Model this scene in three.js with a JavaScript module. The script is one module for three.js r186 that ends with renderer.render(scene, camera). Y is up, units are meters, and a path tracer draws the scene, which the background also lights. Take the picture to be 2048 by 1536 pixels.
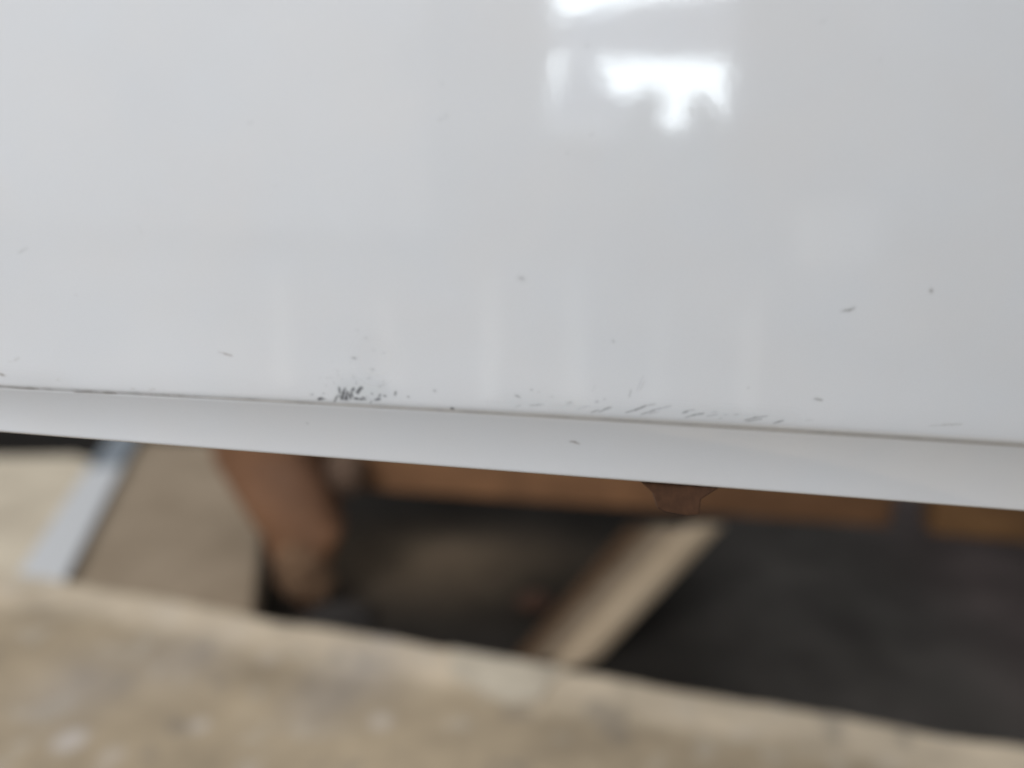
import * as THREE from 'three';
import { RectAreaLightUniformsLib } from 'three/addons/lights/RectAreaLightUniformsLib.js';
import { ImprovedNoise } from 'three/addons/math/ImprovedNoise.js';
import { RoundedBoxGeometry } from 'three/addons/geometries/RoundedBoxGeometry.js';
import { mergeGeometries, mergeVertices } from 'three/addons/utils/BufferGeometryUtils.js';

// ---------------------------------------------------------------- camera, light, exposure
const scene = new THREE.Scene();
const camera = new THREE.PerspectiveCamera(51.94, 4 / 3, 0.02, 60);
camera.position.set(0, 0.62, 0.22);
camera.rotation.set(-18 * Math.PI / 180, 0, 0);
camera.focus = 0.240;
camera.userData.fStop = 2.85;
const renderer = new THREE.WebGLRenderer({ antialias: true });
renderer.setSize(1024, 768);
renderer.toneMapping = THREE.LinearToneMapping;
renderer.toneMappingExposure = 1.25;
renderer.shadowMap.enabled = true;
scene.background = new THREE.Color().setRGB(0.36, 0.368, 0.38);
RectAreaLightUniformsLib.init();

const WINDOW_GLOW = 5.2, LAMP_GLOW = 9.2;

// ---------------------------------------------------------------- helpers
const noise = new ImprovedNoise();
const fbm = (x, y, z = 0, o = 4) => { let s = 0, a = 0.5, f = 1; for (let i = 0; i < o; i++) { s += a * noise.noise(x * f + 17.3, y * f + 5.1, z * f + 9.7); a *= 0.5; f *= 2.03; } return s; };
let seed = 7;
const rnd = () => { seed = (seed * 1664525 + 1013904223) >>> 0; return seed / 4294967296; };
const clamp = THREE.MathUtils.clamp, lerp = THREE.MathUtils.lerp, smooth = THREE.MathUtils.smoothstep;
const srgb = (v) => 255 * (v <= 0.0031308 ? 12.92 * v : 1.055 * Math.pow(v, 1 / 2.4) - 0.055);

function dataTex(w, h, fn) {                       // fn(u, v) -> [r, g, b], linear
  const d = new Uint8Array(w * h * 4);
  for (let j = 0; j < h; j++) for (let i = 0; i < w; i++) {
    const c = fn((i + 0.5) / w, (j + 0.5) / h), k = (j * w + i) * 4;
    for (let q = 0; q < 3; q++) d[k + q] = clamp(srgb(clamp(c[q], 0, 1)), 0, 255);
    d[k + 3] = 255;
  }
  const t = new THREE.DataTexture(d, w, h);
  t.colorSpace = THREE.SRGBColorSpace; t.magFilter = THREE.LinearFilter; t.minFilter = THREE.LinearFilter;
  t.wrapS = t.wrapT = THREE.ClampToEdgeWrapping; t.needsUpdate = true;
  return t;
}
function mat(r, g, b, roughness = 0.8, extra = {}) {
  const m = new THREE.MeshPhysicalMaterial({ roughness, side: THREE.DoubleSide, ...extra });
  m.color.setRGB(r, g, b);
  return m;
}
function mottled(c0, c1, scale, seedOff, roughness = 0.85) {   // two tones mixed by noise, uv in metres over 0.5 m
  const t = dataTex(256, 256, (u, v) => {
    const n = clamp(0.5 + 1.1 * fbm(u * scale, v * scale, seedOff, 5), 0, 1), f = 1 + 0.25 * fbm(u * scale * 9, v * scale * 9, seedOff + 3, 2);
    return c0.map((c, i) => lerp(c, c1[i], n) * f);
  });
  t.wrapS = t.wrapT = THREE.RepeatWrapping; t.repeat.set(2, 2);
  const m = mat(1, 1, 1, roughness); m.map = t;
  return m;
}
function part(parent, name, geometry, material, label) {
  const m = new THREE.Mesh(geometry, material);
  m.name = name; m.castShadow = m.receiveShadow = true;
  if (label) m.userData.label = label;
  parent.add(m);
  return m;
}
function tag(o, label, category, group) {
  o.userData.label = label; o.userData.category = category;
  if (group) o.userData.group = group;
  return o;
}
function thing(name, label, category, at = [0, 0, 0]) {
  const g = new THREE.Group(); g.name = name; g.position.set(...at); scene.add(g);
  return tag(g, label, category);
}
function structure(name, geometry, material) {
  const m = part(scene, name, geometry, material);
  m.userData.kind = 'structure';
  return m;
}
// a solid plate with a rounded rim from an outline; outline in the plate's own plane (x right, y up), depth backwards
function plate(points, depth, bevel, curveSegments = 6) {
  const s = new THREE.Shape(points.map((p) => new THREE.Vector2(...p)));
  const g = new THREE.ExtrudeGeometry(s, { depth, bevelEnabled: true, bevelSize: bevel, bevelThickness: bevel, bevelOffset: -bevel, bevelSegments: 3, curveSegments });
  g.translate(0, 0, -depth - bevel);
  return g;
}
function lying(points, height, bevel, top) {        // outline in x, z on the ground; top is the height of its upper face
  const g = plate(points.map(([x, z]) => [x, -z]), height - 2 * bevel, bevel);
  g.rotateX(-Math.PI / 2); g.translate(0, top, 0);
  const p = g.attributes.position, uv = new Float32Array(p.count * 2);
  for (let i = 0; i < p.count; i++) { uv[2 * i] = p.getX(i) + 0.3 * p.getY(i); uv[2 * i + 1] = p.getZ(i) + 0.7 * p.getY(i); }
  g.setAttribute('uv', new THREE.BufferAttribute(uv, 2));
  return g;
}
function lump(rx, ry, rz, rough, off, detail = 4) {
  let g = new THREE.IcosahedronGeometry(1, detail * 3); g.deleteAttribute('uv'); g.deleteAttribute('normal'); g = mergeVertices(g);
  const p = g.attributes.position, uv = new Float32Array(p.count * 2);
  for (let i = 0; i < p.count; i++) {
    const x = p.getX(i), y = p.getY(i), z = p.getZ(i), k = 1 + rough * fbm(x * 1.6 + off, y * 1.6, z * 1.6, 5);
    p.setXYZ(i, x * k * rx, y * k * ry, z * k * rz); uv[2 * i] = x * rx + z * rz * 0.6; uv[2 * i + 1] = y * ry + z * rz * 0.5;
  }
  g.setAttribute('uv', new THREE.BufferAttribute(uv, 2)); g.computeVertexNormals();
  return g;
}

// ---------------------------------------------------------------- the setting: dark littered ground, a wall behind the camera
{
  const W = 9, t = dataTex(1024, 1024, (u, v) => {
    const x = (u - 0.5) * W, z = (v - 0.5) * W;
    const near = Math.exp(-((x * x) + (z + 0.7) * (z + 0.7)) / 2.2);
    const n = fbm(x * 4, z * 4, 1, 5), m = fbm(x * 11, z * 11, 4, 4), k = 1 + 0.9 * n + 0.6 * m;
    const greyer = smooth(x, 0.15, 0.4), brown = Math.exp(-(((x + 0.12) / 0.2) ** 2) - (((z + 0.84) / 0.1) ** 2));  // ground colour: brown patch in the middle, lighter grey to the right
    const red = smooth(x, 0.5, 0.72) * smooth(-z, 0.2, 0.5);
    const dirt = [0.016 + 0.085 * brown + 0.008 * red + 0.042 * greyer, 0.014 + 0.060 * brown + 0.039 * greyer, 0.012 + 0.037 * brown + 0.002 * red + 0.036 * greyer];
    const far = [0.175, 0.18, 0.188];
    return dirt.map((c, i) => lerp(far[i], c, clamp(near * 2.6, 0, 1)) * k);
  });
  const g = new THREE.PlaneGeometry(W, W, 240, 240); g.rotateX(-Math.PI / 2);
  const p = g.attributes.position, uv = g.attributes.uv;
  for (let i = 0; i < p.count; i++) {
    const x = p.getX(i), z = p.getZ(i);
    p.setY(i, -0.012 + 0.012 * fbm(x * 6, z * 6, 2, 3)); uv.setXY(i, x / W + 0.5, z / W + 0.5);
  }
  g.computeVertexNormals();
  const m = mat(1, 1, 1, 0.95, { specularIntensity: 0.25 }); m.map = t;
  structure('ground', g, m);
}
structure('wall', new THREE.BoxGeometry(11, 3.2, 0.2).translate(0, 1.5, 3.42), mottled([0.14, 0.135, 0.13], [0.26, 0.255, 0.245], 5, 31));

{
  const door = thing('added_door', 'pale door added on the wall to mirror as a lighter area at the left of the enamel', 'door', [-2.2, 0, 3.29]);  // unseen pale sheet added so the left of the enamel mirrors lighter
  part(door, 'leaf', new THREE.BoxGeometry(3.36, 2.3, 0.04).translate(0, 1.27, 0), mat(0.52, 0.51, 0.5, 0.6));
  part(door, 'handle', new THREE.BoxGeometry(0.03, 0.2, 0.04).translate(1.55, 1.1, -0.045), mat(0.2, 0.2, 0.2, 0.4));
  const added_box = thing('added_box', 'pale box added by the wall to mirror as a lighter rectangle at the right of the enamel', 'added_box', [1.8, 0, 3.0]);  // unseen box added to mirror as a lighter rectangle
  part(added_box, 'box', new RoundedBoxGeometry(0.42, 0.3, 0.3, 2, 0.01).translate(0, 0.14, 0), mat(0.8, 0.8, 0.78, 0.7));
  part(added_box, 'lid', new RoundedBoxGeometry(0.45, 0.03, 0.33, 2, 0.008).translate(0, 0.305, 0), mat(0.55, 0.55, 0.53, 0.7));
}

// ---------------------------------------------------------------- the bright window whose mirror image shows in the enamel, and an added lamp overhead
{
  const win = thing('window', 'bright window in the wall mirrored in the enamel', 'window', [0.665, 1.2, 3.24]);
  const w = 0.98, h = 0.94, wood = mat(0.55, 0.55, 0.53, 0.5);
  const pane = mat(0.05, 0.05, 0.05, 0.3); pane.emissive = new THREE.Color(0.86, 0.95, 1.0); pane.emissiveIntensity = 0.4;
  part(win, 'pane', new THREE.BoxGeometry(w, h, 0.02), pane);
  part(win, 'frame', mergeGeometries([
    new THREE.BoxGeometry(w + 0.12, 0.06, 0.06).translate(0, h / 2 + 0.03, 0), new THREE.BoxGeometry(w + 0.12, 0.06, 0.06).translate(0, -h / 2 - 0.03, 0),
    new THREE.BoxGeometry(0.06, h, 0.06).translate(-w / 2 - 0.03, 0, 0), new THREE.BoxGeometry(0.06, h, 0.06).translate(w / 2 + 0.03, 0, 0)]), wood);
  const cloth = mat(0.62, 0.63, 0.68, 1, { transmission: 0.3, thickness: 0 });
  part(win, 'blind', plate([[-0.55, 0.07], [0.07, 0.19], [0.55, 0.24], [0.55, -0.12], [-0.28, -0.12], [-0.55, -0.09]], 0.002, 0.0008).translate(0, 0, -0.06), cloth);
  part(win, 'dimming_cloth', plate([[-0.445, -0.12], [-0.28, -0.12], [-0.20, -0.28], [-0.10, -0.32], [-0.02, -0.30], [0.04, -0.47], [-0.49, -0.47], [-0.49, -0.36], [-0.46, -0.24]], 0.002, 0.0008).translate(0, 0, -0.08), cloth);  // cloth cut to dim the lower left of the mirrored window
  const light = new THREE.RectAreaLight(new THREE.Color(0.86, 0.95, 1.0), WINDOW_GLOW, w, h);
  light.position.set(0.665, 1.2, 3.22); light.lookAt(0.665, 1.2, 0); scene.add(light);
}
for (const [name, balls, label] of [
  ['shrub', [[0.67, 0.84, 0.085], [0.63, 0.70, 0.10], [0.67, 0.55, 0.12], [0.65, 0.35, 0.14]], 'dark shrub mirrored at the middle of the bright window'],
  ['shrub_001', [[0.945, 0.825, 0.07], [0.995, 0.755, 0.07], [0.95, 0.69, 0.085], [1.06, 0.66, 0.09], [1.10, 0.55, 0.12], [1.0, 0.42, 0.15]], 'dark shrub mirrored at the right of the bright window']]) {
  const s = thing(name, label, 'shrub', [balls[0][0], 0, 3.02]), [x0] = balls[0];
  part(s, 'foliage', mergeGeometries(balls.map(([x, y, r], k) => lump(r, r * 1.05, r, 0.35, k * 3.7 + x0).translate(x - x0, y, 0))), mat(0.07, 0.09, 0.06, 0.9));
  part(s, 'stem', new THREE.CylinderGeometry(0.015, 0.02, 0.4, 10).translate(0, 0.17, 0), mat(0.1, 0.07, 0.05, 0.9));
}
const ordinals = ['first', 'second', 'third', 'fourth', 'fifth', 'sixth', 'seventh'];
[[-0.62, -1.35, 0.06, 1.2, 2.9], [-0.34, -0.62, 0.04, 1.3, 2.3], [-0.075, -0.14, 0.055, 1.15, 2.6], [0.135, 0.30, 0.07, 1.1, 3.0], [0.36, 0.62, 0.035, 1.2, 2.3], [0.55, 0.86, 0.05, 1.05, 1.9], [0.66, 1.20, 0.045, 1.3, 2.6]].forEach(([x0, x1, w, z0, z1], k) => {  // pale strips added to mirror as bright streaks in the enamel
  const b = new THREE.Mesh(new RoundedBoxGeometry(w, 0.022, Math.hypot(z1 - z0, x1 - x0), 2, 0.004), mat(0.42 + 0.06 * (k % 3), 0.42 + 0.06 * (k % 3), 0.40 + 0.06 * (k % 3), 0.7));
  b.name = k ? `streak_board_00${k}` : 'streak_board'; b.rotation.y = Math.atan2(x1 - x0, z1 - z0); b.position.set((x0 + x1) / 2, 0.011, (z0 + z1) / 2); b.castShadow = b.receiveShadow = true;
  tag(b, `pale board added to mirror as a bright streak in the enamel, ${ordinals[k]} from the left in the mirror image`, 'board', 'boards added to mirror as bright streaks');
  scene.add(b);
});
{
  const at = new THREE.Vector3(-1.9, 2.65, 1.9), aim = new THREE.Vector3(0, 0.45, -0.25);
  const lamp = thing('added_soft_lamp', 'large soft lamp added above and to the left of the panel for its wide light', 'lamp', at.toArray());  // made-up source for the wide light from the upper left
  const glow = mat(0.6, 0.6, 0.6, 0.5); glow.emissive = new THREE.Color(0.985, 0.982, 0.985); glow.emissiveIntensity = 1.0;
  part(lamp, 'diffuser', new THREE.BoxGeometry(1.6, 1.6, 0.02), glow);
  part(lamp, 'housing', new THREE.BoxGeometry(1.7, 1.7, 0.08).translate(0, 0, -0.06), mat(0.5, 0.5, 0.5, 0.5));
  lamp.lookAt(aim);
  const light = new THREE.RectAreaLight(new THREE.Color(0.985, 0.982, 0.985), LAMP_GLOW, 1.6, 1.6);
  light.position.copy(at).lerp(aim, 0.012); light.lookAt(aim); scene.add(light);
}

// ---------------------------------------------------------------- the white enamelled panel
const foldY = [[-0.165, 0.5434], [-0.1103, 0.5426], [-0.0638, 0.5411], [-0.0185, 0.5394], [0.0264, 0.5369], [0.0723, 0.533], [0.1203, 0.5284], [0.1627, 0.5237]];
const edgeY = [[-0.165, 0.5267], [-0.1166, 0.525], [-0.0656, 0.5225], [-0.0037, 0.5186], [0.0351, 0.5153], [0.0747, 0.5116], [0.1212, 0.506], [0.1693, 0.499]];
function fit(points) {                              // least-squares parabola: a smooth, gently bowed edge
  const S = [0, 0, 0, 0, 0], T = [0, 0, 0];
  for (const [x, y] of points) { for (let k = 0; k < 5; k++) S[k] += x ** k; for (let k = 0; k < 3; k++) T[k] += y * x ** k; }
  const m = new THREE.Matrix3().set(S[0], S[1], S[2], S[1], S[2], S[3], S[2], S[3], S[4]).invert(), c = new THREE.Vector3(...T).applyMatrix3(m);
  return (x) => c.x + c.y * x + c.z * x * x;
}
const fold = fit(foldY), rimFit = fit(edgeY), rim = (x) => rimFit(x) - 0.0013 - 0.006 * x;
const bow = (x, y) => -((x - 0.01) ** 2 + (y - 0.60) ** 2) / 2.4;

const MARKS = {
  scuff: [
[-57.8,42.7,-56.9,43,0.61,0.8], [-56.9,42.9,-55.8,42.9,0.38,0.4], [-51.4,46.6,-51.3,45,0.45,0.7], [-49.6,46.4,-50.4,44.6,0.53,0.5],
[-52,44.1,-53.2,42,0.45,0.45], [-50.1,45,-50.8,43,0.61,0.7], [-49,45.3,-49.6,43,0.53,0.65], [-48.6,44.7,-48.1,43.1,0.45,0.7],
[-47.8,45.3,-47.7,43.9,0.45,0.7], [-47,46.4,-47.5,45.7,0.53,0.8], [-44.8,46.6,-46,45.1,0.64,0.9], [-44.6,46.9,-44.3,46.5,0.3,0.4],
[-47,43.2,-46,43,0.61,0.6], [-45.3,43,-44.7,43,0.53,0.65], [-44.2,43.3,-43.8,43,0.53,0.6], [-44.5,43.8,-44.3,43.5,0.3,0.4],
[-41.8,44.9,-41.5,44.7,0.38,0.35], [-39.2,44.5,-39.5,44,0.45,0.5], [-40.8,42.8,-39.3,43.1,0.53,0.5], [-39.9,43.4,-39.7,43.2,0.45,0.5],
[-38.1,44.2,-37.6,44.1,0.45,0.45], [-34.5,45.5,-34.8,44.4,0.45,0.45], [-31,44,-30.5,43.9,0.38,0.3], [-41.8,42.5,-42.4,41.7,0.3,0.35],
[-46.9,55.9,-45.7,55.8,0.68,0.35], [-41.5,52.5,-40.6,52.3,0.53,0.25], [-37.6,57.4,-37.1,57.6,0.3,0.3], [-46,48.8,-46.2,47.5,0.38,0.3],
[-52.8,48.3,-52.7,47.8,0.3,0.25], [-51.5,50.8,-51.4,50.3,0.38,0.18], [-46.6,50.2,-46.4,49.5,0.38,0.2], [-42.6,49.6,-41.9,49.8,0.61,0.2],
[-18.1,40.2,-17.6,40.1,0.61,0.7], [-62.9,33.9,-62.6,33.8,0.38,0.2], [-23,46,-22.7,45.8,0.76,0.15], [-49.9,43.1,-49.1,42.9,0.98,0.35],
[-51.3,44.1,-51,43.1,0.83,0.3], [-60.1,44.1,-59.4,44.3,0.61,0.18], [-56.4,44.6,-56,44.7,0.38,0.18], [-55.4,47.3,-55.1,47.1,0.53,0.14],
[-42.7,62,-42,61.9,0.76,0.12], [-45.1,64.4,-44.4,64.2,0.53,0.1], [-40.5,58.2,-40.1,58.5,0.68,0.1], [-39.3,47.2,-37.8,48,1.14,0.1]
],
  scratches: [
[34,39,37.3,40.1,0.26,0.8], [36.8,39.8,39.8,41.2,0.37,0.75], [39.8,41.2,42.8,41.7,0.26,0.4], [38.6,38.4,42.7,39.7,0.32,0.5],
[41.7,39.7,47.5,41.1,0.32,0.35], [41,38.6,44,39.3,0.21,0.3], [23.7,39.2,25.9,39.9,0.32,0.55], [26,39.3,29.6,40.8,0.32,0.6],
[27,40,29,41,0.16,0.4], [51.3,38.8,52.6,39.3,0.42,0.7], [52.6,39.5,54.8,39.8,0.21,0.4], [52.1,37.3,54.7,38,0.32,0.5],
[54.4,38,57.5,38.5,0.37,0.6], [58.6,37.6,61.7,38.1,0.26,0.35], [60,38.9,61.6,39,0.26,0.2], [62.3,36.7,63.3,36.9,0.32,0.25],
[70.2,36.1,73.8,37,0.32,0.5], [72.7,36.8,77.1,37.3,0.26,0.5], [70.8,35.7,75.4,36.4,0.32,0.55], [79.4,34.9,82.1,35.7,0.42,0.6],
[90.7,42.6,93.4,42,0.42,0.35], [1.1,44.6,1.8,44.3,0.42,0.6], [1.8,44.3,2.5,43.9,0.26,0.5], [5.6,46.4,6,46.3,0.42,0.4],
[7.8,45.8,8,45.7,0.32,0.25], [5.3,41.4,9.1,41.8,0.42,0.28], [1,40.9,2.6,41.5,0.32,0.22], [16.5,42.2,18,42.4,0.85,0.13],
[19.6,40.2,22.9,41.3,0.26,0.2], [35.2,46.3,34.8,44,0.26,0.4], [36.9,45.8,38.6,50.7,0.16,0.2], [23.8,45.8,24.5,47.8,0.26,0.1],
[17.9,28.3,19.5,28.1,0.42,0.55], [19.2,28,20.7,27.4,0.42,0.55], [25,42.6,25.5,42.6,0.64,0.2], [27.2,43.3,27.6,43.4,0.42,0.25],
[11.6,44.2,12.2,44.1,0.42,0.15], [66.9,38,68.2,38,0.42,0.25], [70.1,46.5,70.4,46.5,0.42,0.3], [89.2,35.6,91.4,35.6,0.32,0.12],
[63.7,37.9,64.8,38,0.26,0.2]
],
  crease: [
[-86.9,57,-84.7,56.5,0.27,0.3], [-85.1,56.5,-82.8,55.9,0.41,0.5], [-158.8,47.8,-157.7,47.5,0.54,0.6], [-157.7,47.5,-157.1,47.3,0.54,0.55],
[-152.3,52.3,-150.6,53.2,0.45,0.2], [-154.4,51.8,-153.4,51.9,0.36,0.12], [-135.1,42.5,-129.4,42.5,0.32,0.55], [-129.8,42.5,-124.6,42.5,0.32,0.5],
[-125.1,42.6,-121.2,42.7,0.41,0.6], [-160.4,43.7,-153.5,43.3,0.36,0.4], [-154,43.1,-146.6,43.2,0.41,0.4], [-110.1,44.4,-108.2,44.7,0.36,0.2],
[-115.8,44.4,-114.8,44.5,0.54,0.12], [-139.6,46.4,-138.6,46.7,0.45,0.12], [-157,47.4,-156,47.2,0.54,0.12]
],
  specks: [
[2,79.8,3.2,79.4,1.4,0.14], [95.4,69.6,97.5,69.9,0.78,0.3], [97.4,69.7,98.9,70.4,0.78,0.6], [121.2,75.4,121.6,74.9,0.93,0.55],
[91.4,42.6,93,42.1,0.78,0.25], [-143.6,85.4,-140.4,86.9,0.46,0.45], [-17.7,123.3,-17.1,123.1,0.62,0.3], [-19.6,122,-17.5,122.5,0.62,0.2],
[-18.5,131.2,-18.1,131,0.62,0.2], [19.2,140.3,19.6,140.2,0.62,0.35], [14.6,113.7,15.1,113.7,0.46,0.3], [20.8,118.2,21.6,118.4,0.62,0.2],
[96.8,137.1,97.1,137,0.46,0.3], [79.9,146,81,146.2,0.62,0.2], [29.2,61.6,29.5,61,0.46,0.4], [-71,121.1,-69.6,121.4,0.62,0.18],
[128.9,32.5,134.1,32.6,0.46,0.2], [133.2,32.7,139.3,32.6,0.62,0.25], [37.9,46.2,39.2,49.3,0.31,0.2], [-65.7,104.8,-64.3,104.8,0.46,0.12],
[-105.7,93.9,-104.7,91.1,0.46,0.1], [-128.3,73.3,-127.7,73.2,0.46,0.1]
],
};
function panelTexture() {
  const W = 2048, H = 1024, c = document.createElement('canvas'); c.width = W; c.height = H;
  const x = c.getContext('2d');
  const px = (mm) => (mm + 170) / 340 * W, py = (mm) => H - (mm + 5) / 170 * H, unit = W / 340;
  x.fillStyle = 'rgb(229,230,232)'; x.fillRect(0, 0, W, H);
  const img = x.getImageData(0, 0, W, H);           // faint unevenness of the enamel
  for (let j = 0; j < H; j++) for (let i = 0; i < W; i++) {
    const k = (j * W + i) * 4, n = 3.5 * fbm(i / 300, j / 300, 3, 4) + (rnd() - 0.5) * 3, w = 2 * fbm(i / 180, j / 180, 12, 3);
    img.data[k] += n + w; img.data[k + 1] += n; img.data[k + 2] += n - w;
  }
  x.putImageData(img, 0, 0);
  const c2 = document.createElement('canvas'); c2.width = W; c2.height = H;
  const y = c2.getContext('2d'); y.lineCap = 'round';
  const stroke = (x0, y0, x1, y1, w, col, a) => {
    y.strokeStyle = `rgba(${col},${a})`; y.lineWidth = Math.max(w * unit, 1);
    y.beginPath(); y.moveTo(px(x0), py(y0)); y.lineTo(px(x1), py(y1)); y.stroke();
  };
  for (const [kind, list] of Object.entries(MARKS)) for (const [x0, y0, x1, y1, w, a0] of list) {
    const a = a0 * (kind === 'specks' ? (y0 > 80 ? 0.35 : 0.7) : kind === 'scuff' ? (y0 > 47 ? 0.5 : 1.25) : 0.85), warm = kind === 'crease' || (y0 < 30 && kind === 'scratches');
    const col = warm ? '92,78,70' : kind === 'specks' ? '104,103,98' : kind === 'scuff' ? '46,46,48' : '70,70,72';
    const L = Math.hypot(x1 - x0, y1 - y0), n = Math.max(3, Math.ceil(L / 0.28));
    stroke(x0, y0, x1, y1, w * 1.8, col, a * 0.22);
    for (let k = 0; k < n; k++) {                   // broken, tapering touches rather than one clean line
      const t0 = k / n, t1 = (k + 0.9) / n, j = () => (rnd() - 0.5) * w * 0.4, b = a * (0.45 + 0.6 * rnd()) * (0.6 + 0.4 * Math.sin(Math.PI * (t0 + 0.5 / n)));
      const ox = j(), oy = j();
      stroke(lerp(x0, x1, t0) + ox, lerp(y0, y1, t0) + oy, lerp(x0, x1, t1) + ox, lerp(y0, y1, t1) + oy, w * (0.4 + 0.35 * rnd()), col, Math.min(b, 1));
    }
  }
  for (let k = 0; k < 60; k++) {                    // fine dust of the scuff
    const r = rnd(), ox = -47 + (rnd() + rnd() - 1) * 14, oy = 42.5 + rnd() * rnd() * 14;
    stroke(ox, oy, ox + 0.1, oy + 0.2 * r, 0.12 + 0.15 * rnd(), '90,90,92', 0.15 + 0.2 * rnd());
  }
  for (let k = 0; k < 420; k++) {                    // brownish grime at the left of the fold, grey strokes along the rest
    const gx = -168 + k * 0.8, f = fold(gx / 1000) * 1000 - 500, a = clamp(0.5 + 1.4 * fbm(gx / 9, 3, 7, 4), 0, 1) * (gx < -60 ? 0.16 : 0.10);
    stroke(gx, f + 0.1 + 0.3 * (rnd() - 0.5), gx + 1.0, f + 0.1 + 0.3 * (rnd() - 0.5), 0.5 + 0.9 * rnd(), gx < -100 ? '108,100,96' : '100,103,107', a * (gx < -100 ? 1 : 0.6));
  }
  x.filter = 'blur(10px)';                            // smeared smudges round the scuffs
  for (const [sx, sy, rx, ry, a] of [[-44, 46, 9, 4, 0.07], [-40, 56, 6, 7, 0.025], [42, 39, 30, 1.6, 0.07], [8, 42, 14, 2, 0.05], [-150, 46, 16, 1.6, 0.06], [72, 37, 16, 1.4, 0.07]]) {
    x.fillStyle = `rgba(112,118,120,${a})`; x.beginPath(); x.ellipse(px(sx), py(sy), rx * unit, ry * unit, 0.06, 0, 7); x.fill();
  }
  x.filter = 'blur(1.8px)'; x.drawImage(c2, 0, 0); x.filter = 'none';
  const t = new THREE.CanvasTexture(c); t.colorSpace = THREE.SRGBColorSpace; t.wrapS = t.wrapT = THREE.ClampToEdgeWrapping;
  return t;
}
{
  const NX = 260, X0 = -0.25, X1 = 0.55, TOP = 0.95;
  const rows = [], lift = () => 0.0003;                                   // each row: x -> [y, z offset]; from the top down
  for (let k = 0; k <= 90; k++) { const s = (1 - k / 90) ** 1.6; rows.push((x) => { const f = fold(x) + half(x) * 2.3 - 0.0016; return [f + 0.0016 + s * (TOP - f), lift(x) * Math.exp(-((s * (TOP - f) / 0.010) ** 2))]; }); }
  const step = (x) => 0.0018 * lerp(0.18, 1, smooth(x, -0.17, 0.12)), half = (x) => 0.0012 * lerp(1.0, 1.75, smooth(x, -0.16, 0.10));
  const swing = (p) => (1 - Math.tanh(1.3 * p)) / 2, groove = (x, p) => lift(x) - swing(p) * (step(x) + lift(x));
  for (let k = 1; k <= 30; k++) rows.push((x) => { const p = 2.3 - 3.2 * k / 30; return [fold(x) + half(x) * p, groove(x, p)]; });
  const cut = rows.length - 1;
  const lipZ = (x, u) => { const h = fold(x) - rim(x); return groove(x, -0.9) + h * (-0.25 * u + 0.13 * u * u); };
  for (let k = 1; k <= 26; k++) rows.push((x) => { const u = k / 26, h = fold(x) - rim(x); return [fold(x) - half(x) * 0.9 - u * (h - half(x) * 0.9 - 0.0012), lipZ(x, u)]; });
  for (let k = 1; k <= 10; k++) rows.push((x) => { const a = k / 10 * Math.PI; return [rim(x) + 0.0012 - 0.0012 * Math.sin(a), lipZ(x, 1) - 0.0012 + 0.0012 * Math.cos(a)]; });
  for (let k = 1; k <= 8; k++) rows.push((x) => [rim(x) + 0.0012 + k / 8 * 0.014, lipZ(x, 1) - 0.0024]);
  const N = rows.length, pos = new Float32Array(N * (NX + 1) * 3), uv = new Float32Array(N * (NX + 1) * 2), idx = [];
  rows.forEach((f, j) => { for (let i = 0; i <= NX; i++) {
    const x = lerp(X0, X1, i / NX), [y, z] = f(x), k = j * (NX + 1) + i;
    pos.set([x, y, z + bow(x, y)], 3 * k); uv.set([(x * 1000 + 170) / 340, ((y - 0.5) * 1000 + 5) / 170], 2 * k);
  } });
  for (let j = 0; j < N - 1; j++) for (let i = 0; i < NX; i++) { const a = j * (NX + 1) + i, b = a + NX + 1; idx.push(a, b, a + 1, a + 1, b, b + 1); }
  const whole = new THREE.BufferGeometry();
  whole.setAttribute('position', new THREE.BufferAttribute(pos, 3)); whole.setAttribute('uv', new THREE.BufferAttribute(uv, 2)); whole.setIndex(idx); whole.computeVertexNormals();
  const section = (r0, r1) => {
    const g = new THREE.BufferGeometry(), a = r0 * (NX + 1), b = (r1 + 1) * (NX + 1);
    for (const [n, s] of [['position', 3], ['normal', 3], ['uv', 2]]) g.setAttribute(n, new THREE.BufferAttribute(whole.attributes[n].array.slice(a * s, b * s), s));
    const id = []; for (let j = 0; j < r1 - r0; j++) for (let i = 0; i < NX; i++) { const p = j * (NX + 1) + i, q = p + NX + 1; id.push(p, q, p + 1, p + 1, q, q + 1); }
    g.setIndex(id); return g;
  };
  const enamel = mat(1, 1, 1, 0.07, { ior: 1.85 }); enamel.map = panelTexture();
  const wave = new Uint8Array(1024 * 512 * 4);       // slight waviness and orange peel of the paint
  for (let j = 0; j < 512; j++) for (let i = 0; i < 1024; i++) { const v = 128 + 150 * fbm(i / 34, j / 34, 2, 2) + 22 * noise.noise(i / 7, j / 7, 5); wave.fill(clamp(v, 0, 255), (j * 1024 + i) * 4, (j * 1024 + i) * 4 + 4); }
  const peel = new THREE.DataTexture(wave, 1024, 512); peel.magFilter = peel.minFilter = THREE.LinearFilter; peel.needsUpdate = true;
  enamel.bumpMap = peel; enamel.bumpScale = 0.000035;
  const panel = thing('enamel_panel', 'glossy white enamelled metal panel with dark scuffs along its folded lower edge', 'panel', [0, 0, 0]);
  part(panel, 'face', section(0, cut), enamel);
  part(panel, 'folded_edge', section(cut, N - 1), enamel);
  const back = new THREE.PlaneGeometry(X1 - X0, TOP - 0.56, 40, 20).translate((X0 + X1) / 2, (TOP + 0.56) / 2, 0), bp = back.attributes.position;
  for (let i = 0; i < bp.count; i++) bp.setZ(i, bow(bp.getX(i), bp.getY(i)) - 0.012);
  part(panel, 'back_sheet', back, mat(0.5, 0.5, 0.5, 0.6));
}
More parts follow.
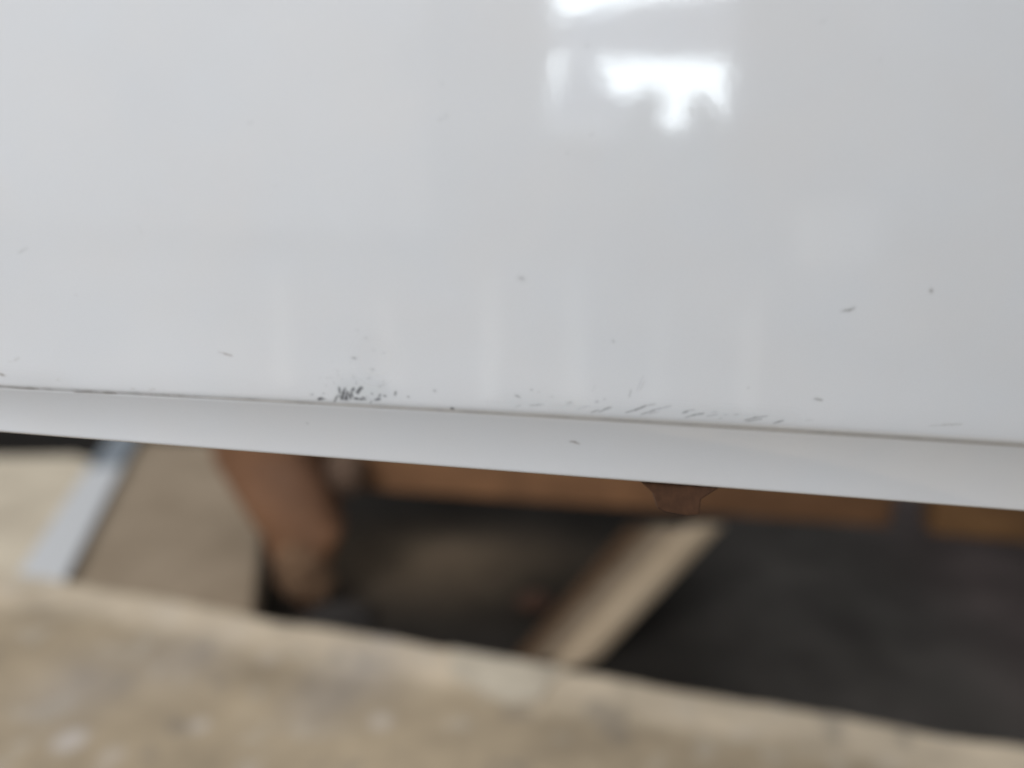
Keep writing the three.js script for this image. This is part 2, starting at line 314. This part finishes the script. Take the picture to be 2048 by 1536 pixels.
{
  // brown lump made up for a sharp brown patch under the rim
  const lumpy = plate([[-0.018, 0.005], [0.018, 0.0], [0.013, -0.0025], [0.0095, -0.0045], [0.0092, -0.0088], [0.0055, -0.0092], [-0.002, -0.008], [-0.0045, -0.0068], [-0.006, -0.003], [-0.012, 0.0015]], 0.0035, 0.0006);
  const m = mottled([0.095, 0.042, 0.020], [0.055, 0.024, 0.011], 5, 5, 1);
  m.map.repeat.set(60, 60);
  tag(part(scene, 'added_lump', lumpy.scale(1, 1.3, 1).translate(0.0515, 0.512, -0.0098), m), 'rust brown lump added under the white panel rim', 'clump');
}

// ---------------------------------------------------------------- the pale slab in front of the pit
const E0 = new THREE.Vector3(-0.6818, 0, -0.702), along = new THREE.Vector3(0.966, 0, 0.2585), near = new THREE.Vector3(-0.2585, 0, 0.966);
const onSlab = (a, b, y = 0) => E0.clone().addScaledVector(along, a).addScaledVector(near, b).setY(y);
const slabTop = (a, b) => 0.06 + 0.0025 * fbm(a * 14, b * 14, 6, 4);
const slabEdge = (a) => 0.010 * fbm(a * 13, 0.3, 2, 4) + 0.006 * fbm(a * 3, 8.3, 2, 2);
{
  const NA = 360, A0 = -0.5, A1 = 1.9, prof = [];
  for (let k = 0; k <= 60; k++) { const b = 0.75 * (1 - k / 60) ** 1.5 + 0.008; prof.push([b, 0]); }
  for (let k = 1; k <= 6; k++) { const t = k / 6 * Math.PI / 2; prof.push([0.008 - 0.008 * Math.sin(t), -0.008 + 0.008 * Math.cos(t)]); }
  for (let k = 1; k <= 5; k++) prof.push([0, -0.008 - k / 5 * 0.07]);
  const M = prof.length, pos = [], uv = [], idx = [];
  prof.forEach(([b, d]) => { for (let i = 0; i <= NA; i++) { const a = lerp(A0, A1, i / NA), w = Math.exp(-b / 0.03), p = onSlab(a, b + slabEdge(a) * w, slabTop(a, b) + d); pos.push(p.x, p.y, p.z); uv.push((a - A0) / (A1 - A0), clamp(b / 0.76, 0, 1)); } });
  for (let j = 0; j < M - 1; j++) for (let i = 0; i < NA; i++) { const p = j * (NA + 1) + i, q = p + NA + 1; idx.push(p, p + 1, q, p + 1, q + 1, q); }
  const g = new THREE.BufferGeometry();
  g.setAttribute('position', new THREE.Float32BufferAttribute(pos, 3)); g.setAttribute('uv', new THREE.Float32BufferAttribute(uv, 2)); g.setIndex(idx); g.computeVertexNormals();
  const spots = [[-0.425, -0.395, 0.016, 0.32], [-0.308, -0.415, 0.010, 0.22], [-0.375, -0.375, 0.012, 0.15], [-0.13, -0.42, 0.012, 0.2], [-0.27, -0.52, 0.012, 0.12]].map(([x, z, r, k]) => { const v = new THREE.Vector3(x, 0, z).sub(E0); return [v.dot(along), v.dot(near), r, k]; });
  const smudge = [[-0.146, -0.553, 0.012, 0.5], [-0.16, -0.50, 0.05, 0.35], [-0.36, -0.52, 0.05, 0.3], [-0.46, -0.47, 0.05, 0.35], [-0.2, -0.44, 0.035, 0.25]].map(([x, z, r, k]) => { const v = new THREE.Vector3(x, 0, z).sub(E0); return [v.dot(along), v.dot(near), r, k]; });
  const m = mat(1, 1, 1, 0.88);
  m.map = dataTex(2048, 768, (u, v) => {
    const a = lerp(A0, A1, u), b = v * 0.76, n = fbm(a * 7, b * 12, 1, 4), q = fbm(a * 40, b * 40, 3, 4), s = fbm(a * 22, b * 22, 8, 3);
    const edgeBand = clamp(1 - smooth(b + 0.035 * fbm(a * 12, b * 25, 5, 3), 0.03, 0.085), 0, 1);  // paler colour in an uneven band along the edge
    const body = [0.375, 0.298, 0.202], edge = [0.60, 0.50, 0.37];
    let c = body.map((x, i) => lerp(x, edge[i], edgeBand) * (1 + 0.5 * n + 0.22 * q));
    const grit = smooth(s, 0.16, 0.34), dark = smooth(-s, 0.18, 0.36);
    c = c.map((x, i) => lerp(x, [0.6, 0.56, 0.5][i], 0.22 * grit)); c = c.map((x, i) => lerp(x, [0.17, 0.155, 0.14][i], 0.4 * dark));
    for (const [sa, sb, r, k] of spots) { const w = k * Math.exp(-((((a - sa) ** 2 + (b - sb) ** 2) / (r * r)) ** 2)); c = c.map((x, i) => lerp(x, [0.85, 0.83, 0.86][i], w)); }
    for (const [sa, sb, r, k] of smudge) { const w = k * Math.exp(-(((a - sa) ** 2 + (b - sb) ** 2) / (r * r))); c = c.map((x, i) => lerp(x, [0.30, 0.29, 0.30][i], w)); }
    return c;
  });
  tag(part(scene, 'stone_slab', g, m), 'pale mottled stone slab with a lighter edge across the bottom', 'slab');
}
function patch(name, a, outline, label, off) {  // pale patches made up for spots of sharper slab surface
  const g = plate(outline, 0.001, 0.0004);
  const p = g.attributes.position, uv = new Float32Array(p.count * 2);
  for (let i = 0; i < p.count; i++) {
    const q = onSlab(a + p.getX(i), p.getY(i), 0.0632 + 0.0 + p.getZ(i)); uv[2 * i] = p.getX(i); uv[2 * i + 1] = p.getY(i);
    p.setXYZ(i, q.x, q.y, q.z);
  }
  g.setAttribute('uv', new THREE.BufferAttribute(uv, 2)); g.computeVertexNormals();
  tag(part(scene, name, g, mottled([0.66, 0.585, 0.46], [0.44, 0.38, 0.295], 16, off, 0.95)), label, 'patch');
}
patch('added_patch', 0.635, [[0, 0.006], [0.135, 0.006], [0.132, 0.016], [0.122, 0.028], [0.115, 0.066], [0.085, 0.076], [0.05, 0.062], [0.014, 0.05], [0.008, 0.022]], 'pale patch added on the slab edge below the leaning batten', 3);
patch('added_patch_001', -0.04, [[0, 0.008], [0.13, 0.008], [0.135, 0.014], [0.12, 0.022], [0.085, 0.022], [0.06, 0.012], [0.04, 0.014], [0.03, 0.04], [0.0, 0.055]], 'pale patch added on the slab edge beside the grey lath', 9);

// ---------------------------------------------------------------- left: two broken blocks with a grey lath between them
tag(part(scene, 'stone_block', lying([[-1.25, -1.10], [-0.80, -1.115], [-0.752, -1.09], [-0.62, -0.74], [-0.70, -0.60], [-1.1, -0.66]], 0.06, 0.006, 0.05), mottled([0.66, 0.58, 0.45], [0.48, 0.41, 0.31], 7, 2)), 'cream stone block lying left of the grey lath', 'block');
tag(part(scene, 'stone_block_001', lying([[-0.715, -1.20], [-0.56, -1.19], [-0.475, -1.02], [-0.375, -0.835], [-0.350, -0.74], [-0.325, -0.63], [-0.60, -0.66], [-0.66, -0.80]], 0.056, 0.006, 0.046), mottled([0.35, 0.275, 0.195], [0.26, 0.2, 0.135], 6, 14)), 'beige brown stone block between the grey lath and the brown leg', 'block');
{
  const t = thing('metal_lath', 'pale grey metal lath lying between the two stone blocks', 'lath');
  part(t, 'strip', lying([[-0.735, -1.03], [-0.680, -1.045], [-0.584, -0.678], [-0.655, -0.697]], 0.008, 0.0015, 0.06), mat(0.58, 0.59, 0.60, 0.6));
  part(t, 'dull_end', lying([[-0.775, -1.22], [-0.725, -1.22], [-0.680, -1.046], [-0.735, -1.031]], 0.008, 0.0015, 0.0595), mat(0.20, 0.23, 0.26, 0.6), 'darker blue grey end of the lath');
}

// ---------------------------------------------------------------- the brown wooden frame: a tapered leg under a long rail
{
  const frame = thing('wooden_trestle', 'weathered brown wooden trestle with a tapered leg under a long rail behind the panel', 'trestle');
  const wood = mottled([0.20, 0.095, 0.045], [0.10, 0.045, 0.022], 6, 21, 0.6), wood2 = mottled([0.235, 0.115, 0.052], [0.13, 0.062, 0.028], 6, 25, 0.6), wood3 = mottled([0.30, 0.155, 0.062], [0.17, 0.085, 0.035], 7, 27, 0.6);
  const key = [[-0.02, -0.287, -0.727, 0.004], [-0.002, -0.285, -0.727, 0.013], [0.008, -0.2845, -0.7275, 0.022], [0.045, -0.289, -0.739, 0.039], [0.09, -0.286, -0.753, 0.057], [0.144, -0.3135, -0.771, 0.067], [0.193, -0.338, -0.787, 0.073], [0.30, -0.36, -0.80, 0.075]];
  const at = (y) => { let k = 0; while (k < key.length - 2 && key[k + 1][0] < y) k++; const t = clamp((y - key[k][0]) / (key[k + 1][0] - key[k][0]), 0, 1); return [1, 2, 3].map((i) => lerp(key[k][i], key[k + 1][i], t)); };
  const NR = 48, NY = 60, pos = [], uv = [], idx = [];
  for (let j = 0; j <= NY; j++) for (let i = 0; i <= NR; i++) {
    const y = lerp(-0.02, 0.30, j / NY), [cx, cz, r] = at(y), th = i / NR * Math.PI * 2, rr = r * (1 + 0.10 * fbm(Math.cos(th) * 2, y * 14, Math.sin(th) * 2, 3)) * (1 - 0.06 * Math.cos(4 * th));
    pos.push(cx + rr * Math.cos(th), y, cz + rr * 0.7 * Math.sin(th)); uv.push(th * 0.05, y);
  }
  for (let j = 0; j < NY; j++) for (let i = 0; i < NR; i++) { const p = j * (NR + 1) + i, q = p + NR + 1; idx.push(p, q, p + 1, p + 1, q, q + 1); }
  const g = new THREE.BufferGeometry(); g.setAttribute('position', new THREE.Float32BufferAttribute(pos, 3)); g.setAttribute('uv', new THREE.Float32BufferAttribute(uv, 2)); g.setIndex(idx); g.computeVertexNormals();
  part(frame, 'leg', g, wood);
  const bulge = lump(0.034, 0.05, 0.022, 0.55, 12), fm = mottled([0.20, 0.120, 0.066], [0.085, 0.042, 0.021], 9, 33, 0.9); fm.map.repeat.set(7, 7);
  part(frame, 'bulge', bulge.rotateZ(0.35).translate(-0.2855, 0.046, -0.722), fm, 'rough lighter brown bulge added at the lower end of the leg');  // bulge made up for a spot of sharper leg surface
  const rail = (x0, z0, x1, z1, y0, y1, d, m, name, label) => {
    const L = Math.hypot(x1 - x0, z1 - z0), b = new RoundedBoxGeometry(L, y1 - y0, d, 3, 0.006), uvs = b.attributes.uv, p = b.attributes.position;
    for (let i = 0; i < p.count; i++) uvs.setXY(i, p.getX(i), p.getY(i) + p.getZ(i));
    b.rotateY(-Math.atan2(z1 - z0, x1 - x0)); b.translate((x0 + x1) / 2, (y0 + y1) / 2, (z0 + z1) / 2);
    part(frame, name, b, m, label);
  };
  rail(-0.40, -0.872, 0.50, -0.726, 0.12, 0.24, 0.045, wood2, 'rail');
  rail(0.548, -0.718, 1.05, -0.616, 0.115, 0.24, 0.045, wood3, 'rail_001', 'more orange end length of the rail');
  rail(0.40, -0.79, 0.72, -0.738, 0.15, 0.23, 0.02, mat(0.19, 0.10, 0.05, 0.7), 'bracket', 'dark bracket joining the two rails');
  part(frame, 'corner_block', lump(0.030, 0.036, 0.022, 0.25, 3).translate(-0.236, 0.160, -0.795), mottled([0.125, 0.078, 0.052], [0.085, 0.052, 0.034], 8, 51), 'paler brown knob where leg and rail meet');
  rail(1.0, -0.66, 1.06, -0.648, -0.02, 0.14, 0.06, wood3, 'leg_001');
}

// ---------------------------------------------------------------- the batten leaning against the rail
{
  const t = thing('wooden_batten', 'pale wooden batten with a dark brown side leaning against the brown rail', 'batten');
  const slat = (q, back) => {                        // q: four corners, anticlockwise from the lower left
    const v = q.map((p) => new THREE.Vector3(...p)), n = v[1].clone().sub(v[0]).cross(v[3].clone().sub(v[0])).normalize(), NU = 8, NV = 40, pos = [], uv = [], idx = [];
    const ring = [[0, -1], [0, -0.12], [0.05, 0], [0.3, 0.05], [0.55, 0.02], [0.8, -0.22], [1, -0.6], [1, -1.1]];
    for (let j = 0; j <= NV; j++) { const a = v[0].clone().lerp(v[3], j / NV), b = v[1].clone().lerp(v[2], j / NV); for (const [s, d] of ring) { const p = a.clone().lerp(b, s).addScaledVector(n, d * back + 0.0015 * fbm(s * 3, j * 0.2, 4, 2)); pos.push(p.x, p.y, p.z); uv.push(s, j / NV); } }
    for (let j = 0; j < NV; j++) for (let i = 0; i < ring.length - 1; i++) { const p = j * ring.length + i, q2 = p + ring.length; idx.push(p, p + 1, q2, p + 1, q2 + 1, q2); }
    for (const base of [0, NV * ring.length]) for (let i = 1; i < ring.length - 1; i++) base ? idx.push(base, base + i, base + i + 1) : idx.push(base, base + i + 1, base + i);
    const g = new THREE.BufferGeometry(); g.setAttribute('position', new THREE.Float32BufferAttribute(pos, 3)); g.setAttribute('uv', new THREE.Float32BufferAttribute(uv, 2)); g.setIndex(idx);
    const h = g.toNonIndexed(); h.computeVertexNormals(); return h;
  };
  const timber = mat(1, 1, 1, 0.8); timber.map = dataTex(128, 256, (u, v) => { const k = smooth(u + 0.12 * fbm(u * 5, v * 14, 3, 3), 0.22, 1.05); return [lerp(0.05, 0.36, k), lerp(0.022, 0.285, k), lerp(0.004, 0.20, k)].map((c) => c * (1 + 0.4 * fbm(u * 12, v * 40, 7, 3))); });  // side colour runs from dark brown to tan across its width
  part(t, 'board', slat([[0.046, -0.012, -0.594], [0.088, -0.012, -0.586], [0.274, 0.137, -0.69], [0.222, 0.130, -0.692]], 0.022), mottled([0.50, 0.40, 0.285], [0.40, 0.30, 0.195], 3, 41));
  part(t, 'brown_side', slat([[-0.002, -0.012, -0.612], [0.0455, -0.012, -0.5955], [0.2215, 0.130, -0.6935], [0.150, 0.119, -0.712]], 0.02), timber);
}

// ---------------------------------------------------------------- debris on the dark ground
tag(part(scene, 'bark_scrap', lump(0.024, 0.009, 0.02, 0.5, 6).translate(0.03, 0.0, -0.72), mottled([0.06, 0.022, 0.007], [0.035, 0.013, 0.005], 8, 53)), 'small reddish brown bark scrap in the dark gap left of the batten', 'scrap');
tag(part(scene, 'stone', lump(0.05, 0.03, 0.03, 0.4, 9).translate(-0.235, -0.012, -0.68), mottled([0.03, 0.025, 0.022], [0.018, 0.015, 0.013], 8, 57)), 'dark stone on the ground by the tip of the brown leg', 'stone');

renderer.render(scene, camera);
